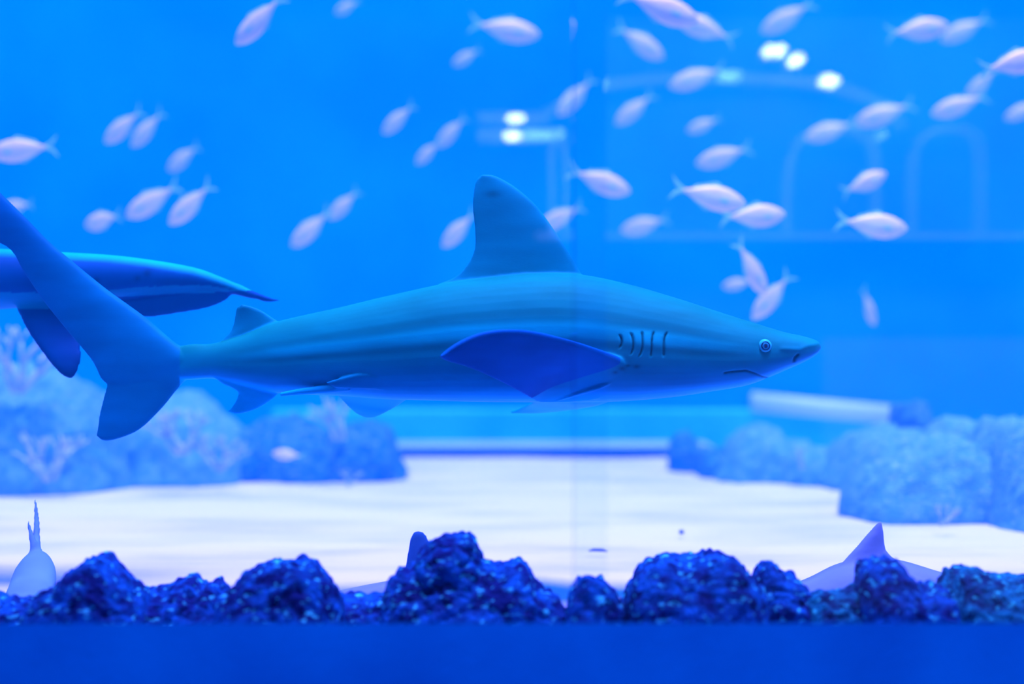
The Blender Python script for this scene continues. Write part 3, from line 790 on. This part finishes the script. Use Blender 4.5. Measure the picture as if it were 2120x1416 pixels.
# ------------------------------------------------------------------ the school of silvery fish
M_fish = mat('silver_scales', (0.9, 0.74, 0.86), 0.5, 0.4, 0.08)
mottle(M_fish, (0.80, 0.56, 0.78), (0.98, 0.72, 0.90), 5, 3, stretch=(0.6, 1, 3))
M_fin = mat('thin_fish_fin', (0.25, 0.62, 0.72), 0.5, 0.3)
M_fisheye = mat('fish_eye', (0.02, 0.05, 0.12), 0.2, 0.6)
def fish_mesh():
    mb = MB()
    prof = [(-.50, .022, .012), (-.42, .035, .02), (-.30, .085, .04), (-.15, .150, .07), (0, .185, .088), (.15, .185, .092), (.28, .155, .085), (.38, .110, .068), (.45, .065, .045), (.49, .03, .02), (.50, .008, .006)]
    rings = []
    for i in range(34):
        x = -.5 + i / 33
        h, w = lerp_table(prof, x)
        zc = -0.01 * math.cos(x * 3)
        rings.append([Vector((x, w * math.cos(2 * math.pi * j / 20), zc + h * math.sin(2 * math.pi * j / 20))) for j in range(20)])
    mb.loft(rings, 0)
    V = Vector
    mb.fin([V((-.44, 0, .03)), V((-.54, 0, .07)), V((-.62, 0, .13)), V((-.70, 0, .20))], [V((-.48, 0, -.01)), V((-.56, 0, .015)), V((-.62, 0, .06)), V((-.69, 0, .19))], .012, .006, 12, 6, 1)
    mb.fin([V((-.44, 0, -.03)), V((-.54, 0, -.07)), V((-.62, 0, -.13)), V((-.70, 0, -.20))], [V((-.48, 0, .01)), V((-.56, 0, -.015)), V((-.62, 0, -.06)), V((-.69, 0, -.19))], .012, .006, 12, 6, 1)
    mb.fin([V((.12, 0, .15)), V((.04, 0, .215)), V((-.02, 0, .22))], [V((-.36, 0, .05)), V((-.30, 0, .115)), V((-.20, 0, .155))], .014, .006, 10, 8, 1)
    mb.fin([V((0, 0, -.16)), V((-.06, 0, -.215)), V((-.12, 0, -.21))], [V((-.36, 0, -.05)), V((-.30, 0, -.11)), V((-.22, 0, -.15))], .014, .006, 10, 8, 1)
    for s in (1, -1):
        mb.fin([V((.20, .088 * s, -.01)), V((.12, .12 * s, -.02)), V((.03, .14 * s, -.05))], [V((.20, .088 * s, -.07)), V((.12, .11 * s, -.07)), V((.04, .138 * s, -.06))], .008, .004, 8, 6, 1)
        c = Vector((.385, .058 * s, .025)); r = .02
        mb.loft([[c + Vector((r * math.cos(t) * math.cos(2 * math.pi * j / 10), r * math.sin(t) * 0.7, r * math.cos(t) * math.sin(2 * math.pi * j / 10))) for j in range(10)] for t in (-1.4, -.8, 0, .8, 1.4)], 2)
    return mb.build('silver_fish', [M_fish, M_fin, M_fisheye])
fish0 = fish_mesh()
used = [False]
FG = 'school of silvery fish above the big shark'
def fish(px, py, L, ang, d_, lab, yaw=0.0, bend=0):
    """head points along ang (degrees, 0 = towards the snout side, 90 = up)"""
    if used[0]:
        o = fish0.copy(); COL.objects.link(o)
    else:
        o = fish0; used[0] = True
    a, y = math.radians(ang), math.radians(yaw)
    f = Vector((math.cos(a) * math.cos(y), math.sin(y), math.sin(a) * math.cos(y)))
    up = Vector((0, 0, 1)); up = (up - f * up.dot(f)).normalized()
    s = up.cross(f)
    k = L * d_ / F / max(math.cos(y), .5)
    M = Matrix((f, s, up)).transposed().to_4x4()
    o.matrix_world = Matrix.Translation(P(px, py, d_)) @ M @ Matrix.Scale(k, 4)
    tag(o, lab, 'fish', FG)
FISH = [
 (530, 48, 120, 222, 5.0, 'bright pinkish fish nose-down near the top edge above the second dorsal fin', 15),
 (716, 15, 50, 200, 7.4, 'faint tiny fish at the top edge between two brighter fish', 30),
 (1055, 62, 125, -8, 6.2, 'pale fish facing the snout side above the strip lights', 10),
 (962, 120, 55, 205, 7.4, 'faint small slanted fish below the pale fish at the top', 25),
 (820, 250, 74, 218, 6.6, 'small slanted fish alone over the middle of the shark back', 25),
 (930, 277, 72, 222, 6.9, 'upper fish of the slanted pair beside the strip lights', 25),
 (883, 318, 58, 220, 6.8, 'lower fish of the slanted pair beside the strip lights', 25),
 (250, 266, 92, 215, 6.0, 'front fish of the overlapping pair high over the tail', 20),
 (300, 272, 86, 222, 6.4, 'rear fish of the overlapping pair high over the tail', 20),
 (38, 310, 128, 184, 5.2, 'large pale fish level at the frame edge above the upper tail lobe', 10),
 (375, 330, 74, 212, 6.8, 'dim fish above the two slanted fish over the tail', 25),
 (308, 420, 116, 208, 5.8, 'slanted fish between the round fish and its twin over the tail', 15),
 (388, 428, 108, 220, 5.5, 'steeply slanted pale fish with clear tail above the small dorsal fin', 15),
 (208, 457, 80, 190, 5.9, 'short round fish lowest in the group over the tail', 35),
 (30, 428, 66, 186, 6.4, 'fish half hidden behind the upper tail lobe', 20),
 (638, 478, 96, 220, 6.2, 'lower slanted fish of the nose-to-tail pair above the shark back', 15),
 (707, 428, 74, 222, 6.6, 'upper slanted fish of the nose-to-tail pair above the shark back', 15),
 (945, 480, 84, 225, 6.1, 'slanted fish just behind the trailing edge of the tall dorsal fin', 20),
 (1155, 452, 84, 205, 6.3, 'fish partly hidden by the leading edge of the tall dorsal fin', 25),
 (1250, 378, 118, -18, 5.6, 'plump pale fish facing down ahead of the dorsal fin tip', 15),
 (1378, 20, 150, -18, 5.0, 'bright pinkish fish cut by the top edge over the lamps', 10),
 (1452, 56, 112, 155, 6.0, 'dim fish tucked under the bright fish at the top edge', 15),
 (1332, 92, 100, -28, 6.8, 'faint rounded fish below the bright fish at the top edge', 25),
 (1622, 40, 100, 208, 7.0, 'faint slanted fish above the twin bright lamps', 15),
 (1435, 163, 100, 196, 6.8, 'pale-rimmed fish beside the dim lamp', 15),
 (1908, 60, 118, 10, 6.0, 'pale fish with forked tail near the top corner', 10),
 (1990, 64, 90, 205, 7.4, 'faint fish slanting behind the fork-tailed fish', 10),
 (2108, 128, 130, 14, 5.0, 'very bright fish cut by the frame edge in the top corner', 10),
 (2028, 175, 70, 225, 6.9, 'dim small fish below the very bright corner fish', 20),
 (1978, 220, 100, 198, 6.4, 'slim pale fish over the tall arch', 10),
 (1822, 238, 106, 198, 7.0, 'dim fish between the arches', 10),
 (1712, 272, 90, 196, 7.3, 'faint fish on top of the curved arch', 15),
 (2115, 230, 70, 205, 7.0, 'faint fish at the frame edge level with the arch top', 15),
 (1308, 230, 84, 218, 7.2, 'faint slanted fish below the spot lamp', 10),
 (1186, 205, 90, 226, 7.0, 'dim steep fish next to the pane joint above the strip lights', 10),
 (1452, 260, 60, 200, 7.4, 'very faint small fish in the open water below the dim lamp', 20),
 (1490, 325, 98, 196, 6.6, 'soft pale fish above the two bright overlapping fish', 15),
 (1795, 376, 92, 24, 5.8, 'bright-bellied fish rising above the fish with the blue tail', 15),
 (1478, 408, 138, -12, 4.9, 'brightest fish, slim, overlapping the round fish ahead of it', 10),
 (1568, 446, 122, 4, 5.2, 'bright round fish just ahead of the brightest slim fish', 15),
 (1815, 466, 134, -6, 5.0, 'bright plump fish with blue tail level above the snout', 10),
 (1328, 467, 86, 194, 7.0, 'faint fish above the shark neck ahead of the dorsal fin', 15),
 (1560, 562, 110, -58, 5.2, 'diving fish with upright forked tail above the shark head', 20),
 (1592, 620, 100, 232, 5.5, 'curved pale fish crossing under the diving fish', 20),
 (1524, 588, 52, 190, 6.6, 'tiny faint fish behind the diving fish', 30),
 (1800, 640, 70, -66, 6.8, 'faint diving fish alone in front of the shark snout', 25),
 (592, 941, 58, 176, 5.9, 'small pink fish in front of the reef under the anal fin', 10),
]
for a in FISH:
    fish(*a[:5], a[5], a[6])

# ------------------------------------------------------------------ the gallery behind the viewer, mirrored in the panes
M_tube = mat('white_tube', (0.85, 0.88, 0.9), 0.4, 0.4)
M_house = mat('lamp_housing', (0.75, 0.78, 0.8), 0.4, 0.4)
def emit(name, col, s):
    m = bpy.data.materials.new(name); m.use_nodes = True
    n = m.node_tree; n.nodes.clear()
    o = n.nodes.new('ShaderNodeOutputMaterial'); e = n.nodes.new('ShaderNodeEmission')
    e.inputs[0].default_value = (*col, 1); e.inputs[1].default_value = s
    n.links.new(e.outputs[0], o.inputs[0])
    return m
M_bulb = emit('lit_bulb', (0.75, 0.9, 1.0), 45)
M_bulb_dim = emit('dim_bulb', (0.35, 0.8, 1.0), 12)
HW = 7.8 - 0.02                               # the gallery's far wall, as mirrored
ly = R(1500, 486, HD)
def lamp(px, py, dd, w, h, m, lab, ang=0.0, twin=False):
    """a lit bulb in a shallow tray"""
    c = R(px, py, dd); s = dd / F
    e = bpy.data.objects.new('spot_lamp', None); COL.objects.link(e); e.location = c
    tag(e, lab, 'lamp', 'lamps mirrored in the glass')
    mb = MB()
    def ball(cx, rx, rz):
        mb.loft([[Vector((cx + rx * math.cos(t) * math.cos(2 * math.pi * j / 16), rx * .8 * math.sin(t), rz * math.cos(t) * math.sin(2 * math.pi * j / 16))) for j in range(16)] for t in (-1.5, -1, -.5, 0, .5, 1, 1.5)])
    if twin:
        ball(-w * s * .28, w * s * .26, h * s * .5); ball(w * s * .28, w * s * .26, h * s * .5)
    else:
        ball(0, w * s * .5, h * s * .5)
    b = mb.build('bulb', m, e); b.rotation_euler = (0, ang, 0)
    b.location = (0, .03, 0)
    bx = box('housing', (-w * s * .6, -.09, -h * s * .6), (w * s * .6, 0.0, h * s * .6), M_house, e, .006); bx.rotation_euler = (0, ang, 0)
    return e
lamp(1608, 100, HD, 40, 20, M_bulb, 'twin bright lamp highest among the mirrored lights', 0, True)
lamp(1653, 120, HD, 30, 20, M_bulb, 'bright single lamp just below the twin lamp')
lamp(1722, 163, HD, 38, 20, M_bulb, 'bright tilted lamp on the arc above the arches', .25)
lamp(1515, 153, HD, 48, 18, M_bulb_dim, 'dim bluish lamp on the arc beside the pale-rimmed fish')
lamp(1246, 168, HD, 22, 20, M_bulb_dim, 'small lamp where the arc meets the pane joint')
lamp(1832, 276, HD, 14, 14, M_bulb_dim, 'tiny round lamp between the arches')
lamp(1160, 273, 7.7, 16, 16, M_bulb_dim, 'tiny round lamp at the end of the lower strip light')
# wall strip lights: pale housings with one lit end each
def strip(x0, x1, y0, y1, bx, by, lab, bar=None):
    a, b = R(x0, y1, HW), R(x1, y0, HW)
    e = bpy.data.objects.new('strip_light', None); COL.objects.link(e); e.location = (a + b) / 2
    tag(e, lab, 'lamp', 'wall strip lights mirrored in the glass')
    hx, hz = (b.x - a.x) / 2, (b.z - a.z) / 2
    box('housing', (-hx, -.04, -hz), (hx, .04, hz), M_house, e, .008)
    mb = MB(); c = R(bx, by, HW) - e.location; s = HW / F
    mb.loft([[c + Vector((19 * s * math.cos(t) * math.cos(2 * math.pi * j / 16), .05 + .03 * math.sin(t), 6 * s * math.cos(t) * math.sin(2 * math.pi * j / 16))) for j in range(16)] for t in (-1.5, -1, -.5, 0, .5, 1, 1.5)])
    mb.build('bulb', M_bulb, e)
    if bar:
        p, q = R(bar[0], bar[2], HW) - e.location, R(bar[1], bar[2], HW) - e.location
        m2 = MB(); m2.tube([p + Vector((0, .055, 0)), q + Vector((0, .055, 0))], 7 * s, 12); m2.build('tube_lamp', M_bulb_dim, e)
strip(988, 1140, 230, 248, 1068, 243, 'upper wall strip light with one bright end')
strip(988, 1150, 264, 292, 1061, 279, 'lower wall strip light with a glowing tube', (1085, 1145, 277))
# ledge across the far wall, and the arches and light arc that stand on it
a, b = R(1110, 496, HD), R(2200, 482, HD)
box_o = box('gallery_ledge', (a.x, -5.5, a.z), (b.x, -5.24, b.z), M_house, None, .006)
struct(box_o); box_o.name = 'trim_3'
lz = b.z
def arch(pts, r, lab, name='arch_frame'):
    mb = MB(); P_ = [R(x, y, HD) for x, y in pts]
    if name == 'arch_frame':
        for k in (0, -1):
            if pts[k][1] > 420: P_[k].z = lz - .004
    mb.tube(spline(P_, 40), r, 12)
    tag(recenter(mb.build(name, M_tube)), lab, 'frame', 'white frames mirrored in the glass')
arch([(1636, 486), (1636, 400), (1642, 335), (1660, 292), (1690, 272), (1740, 264), (1790, 272), (1815, 300), (1822, 360), (1822, 486)], .020, 'curved white arch mirrored above the bright round fish')
arch([(1898, 486), (1898, 380), (1904, 310), (1930, 272), (1975, 262), (2015, 266), (2036, 292), (2042, 360), (2040, 486)], .016, 'tall narrow white arch mirrored near the frame edge')
arch([(1144, 486), (1144, 380), (1142, 320), (1146, 296), (1158, 284), (1170, 296), (1173, 330), (1174, 380), (1174, 486)], .015, 'thin white hoop mirrored between dorsal fin and pane joint')
arch([(1130, 232), (1180, 200), (1245, 174), (1330, 160), (1420, 157), (1515, 158), (1620, 160), (1722, 172), (1790, 192), (1850, 220), (1880, 262)], .022, 'long shallow curved bar carrying the mirrored lamps', 'light_bar')
